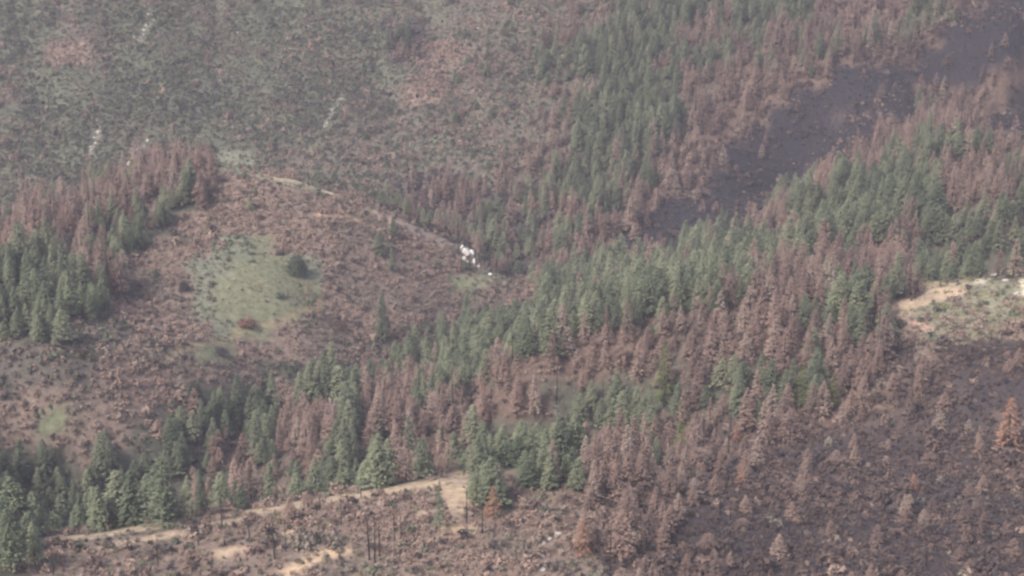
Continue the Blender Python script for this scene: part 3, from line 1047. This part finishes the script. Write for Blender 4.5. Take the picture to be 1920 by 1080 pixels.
NAMES = [("green_conifer", K_GREEN, "living green conifer", "green conifers"), ("scorched_conifer", K_BROWN, "scorched brown conifer", "scorched brown conifers"), ("charred_snag", K_SNAG, "bare charred snag", "charred snags")]
CAT = ["conifer", "conifer", "snag"]
for k, (nm, kind, lab, grp) in enumerate(NAMES):
    idx = np.where(sp == k)[0]
    hand = sum(1 for o in COL.objects if o.parent is None and o.name.startswith(nm))
    size = hgt[idx] / dep[idx] * np.where(vis[idx] & frame[idx], 1, 0)
    order = idx[np.argsort(-size)]
    nthing = min(296 - hand, int((size > 0).sum()))
    for i in order[:nthing]:
        w = region(i)
        put_tree(nm, kind, int(rg.integers(len(kind.tr))), float(x[i]), float(y[i]), float(z[i]) - 0.2, float(hgt[i]) / HT, rg.uniform(0, 6.28),
                 lab + " standing " + w, CAT[k], grp + " " + w, sxy=float(wid[i] * (20 / hgt[i]) ** 0.35), lean=(rg.normal(0, .022), rg.normal(0, .022)))
    rest = order[nthing:]
    s = hgt[rest] / HT
    sx = s * wid[rest] * (20 / hgt[rest]) ** 0.35
    mass(["green_forest", "scorched_forest", "charred_forest"][k],
         ["dense forest of living green conifers covering the farther slopes", "forest of scorched brown conifers covering the farther slopes", "thin scatter of charred standing snags over the slopes"][k],
         "forest", kind.joined, np.stack([x[rest], y[rest], z[rest] - 0.2], 1), np.stack([sx, sx, s], 1))

# low cover
x, y, rg = sow(1.9, seed=23)
cl, z, _, _ = cover(x, y, lift=0.5, jit=30)
k = in_view(x, y, z, 60) & free_of_used(x, y, 0.0)
x, y, z, cl = x[k], y[k], z[k], cl[k]
br = bare(x, y)
#            scorched sage char grass
LOW = {'h': (.14, .02, .16, .0, .26), 'v': (.14, .10, .28, .0, .02), 'G': (.08, .14, .04, .0, .01), 'M': (.16, .08, .06, .0, .03), 'B': (.22, .03, .08, .0, .08), 'D': (.01, .0, .30, .0, .03), 'd': (.05, .0, .22, .0, .38), 's': (.78, .08, .03, .0, .02),
       'g': (.12, .66, .02, .04, .0), 'x': (.34, .40, .04, .02, .0), 'y': (.26, .34, .05, .0, .0), 'm': (.01, .05, .0, .45, .0), 'e': (.06, .42, .02, .2, .0), 't': (.06, .02, .02, .20, .0), 'k': (.12, .10, .01, .50, .0),
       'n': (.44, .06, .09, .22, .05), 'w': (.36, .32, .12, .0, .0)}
LT = np.cumsum(np.array([LOW[c] for c in CLS]), axis=1)
u = rg.random(len(x)) / np.maximum(1 - br * 0.85, 0.05)
cn = 0.20 * fbm(x, y, 26, 3, 811) + 0.10 * fbm(x, y, 7, 1, 821)
u2 = u + cn * (u < 1)
which = np.full(len(x), -1)
for j in range(4, -1, -1):
    which = np.where(u2 < LT[cl, j], j, which)
print("low cover", [int((which == j).sum()) for j in range(5)])
for j, (nm, meshes, lab, cat) in enumerate([
        ("scorched_brush", S_SCRUB, "pinkish brown scorched brush spread over the slopes", "brush"),
        ("sage_brush", S_SAGE, "grey green brush spread over the hillsides", "brush"),
        ("charred_brush", S_CHAR, "blackened bare brush stems on the burnt slopes", "brush"),
        ("dry_grass", S_GRASS, "short green and straw grass on the meadow and bare knolls", "grass"),
        ("rusty_scrub", S_RUSTY, "dull rust brown half burnt scrub merging over the blackened slopes", "scrub")]):
    i = np.where(which == j)[0]
    s = np.clip(rg.lognormal(-0.18, 0.38, len(i)), 0.35, 2.4) * (1 + 0.35 * fbm(x[i], y[i], 30, 2, 871)) * np.where(y[i] > 1080, 1.15, 1.0)
    s = s * np.where(cl[i] == CI['m'], 0.7, 1.0)
    hz = s * rg.uniform(0.7, 1.3, len(i))
    mass(nm, lab, cat, meshes, np.stack([x[i], y[i], z[i] - 0.05], 1), np.stack([s, s, hz], 1))

x, y, rg = sow(3.6, seed=37)
cl, z, _, _ = cover(x, y, lift=0.5, jit=30)
gul = np.abs(fbm(x + 0.25 * y, y * 0.33, 48, 3, 9))
dens = np.where(np.isin(cl, [CI[c] for c in 'gxyv']), np.clip(0.75 - gul * 5.0, 0, 1) + np.clip(fbm(x, y, 48, 3, 905) * 2.6 - 0.35, 0, 0.8), 0.0)
dens = np.where(np.isin(cl, [CI[c] for c in 'sw']), np.clip(fbm(x, y, 30, 3, 915) * 1.6 - 0.45, 0, 0.35), dens)
k = in_view(x, y, z, 60) & free_of_used(x, y, 0.5) & (rg.random(len(x)) < dens) & (bare(x, y) < 0.2)
x, y, z = x[k], y[k], z[k]
s = np.clip(rg.lognormal(-0.1, 0.35, len(x)), 0.4, 2.0)
mass("dark_shrubs", "darker grey green shrubs gathered along gullies of the hillsides", "shrubs", S_OAK, np.stack([x, y, z - 0.1], 1), np.stack([s, s, s], 1))

# ------------------------------------------------------------------ the air
def haze():
    zlo = float(GZ.min()) - 1.5
    zhi = max(H, float(GZ.max())) + 40
    x0, x1, y0, y1 = gx[0] - 20, gx[-1] + 20, gy[0] - 20, gy[-1] + 20
    V = [(a, b, c) for a in (x0, x1) for b in (y0, y1) for c in (zlo, zhi)]
    Fc = [(0, 1, 3, 2), (4, 6, 7, 5), (0, 4, 5, 1), (2, 3, 7, 6), (0, 2, 6, 4), (1, 5, 7, 3)]
    m = bpy.data.materials.new("haze_air")
    m.use_nodes = True
    nt = m.node_tree
    nt.nodes.remove(nt.nodes["Principled BSDF"])
    v = nt.nodes.new("ShaderNodeVolumePrincipled")
    v.inputs["Density"].default_value = HAZE_DENSITY
    v.inputs["Color"].default_value = (*HAZE_COLOR, 1)
    nt.links.new(v.outputs[0], nt.nodes["Material Output"].inputs["Volume"])
    o = bpy.data.objects.new("haze", mesh_of("haze", V, Fc, [m]))
    o["kind"] = "stuff"; o["label"] = "thin lavender grey haze filling the air"; o["category"] = "haze"
    COL.objects.link(o)


haze()
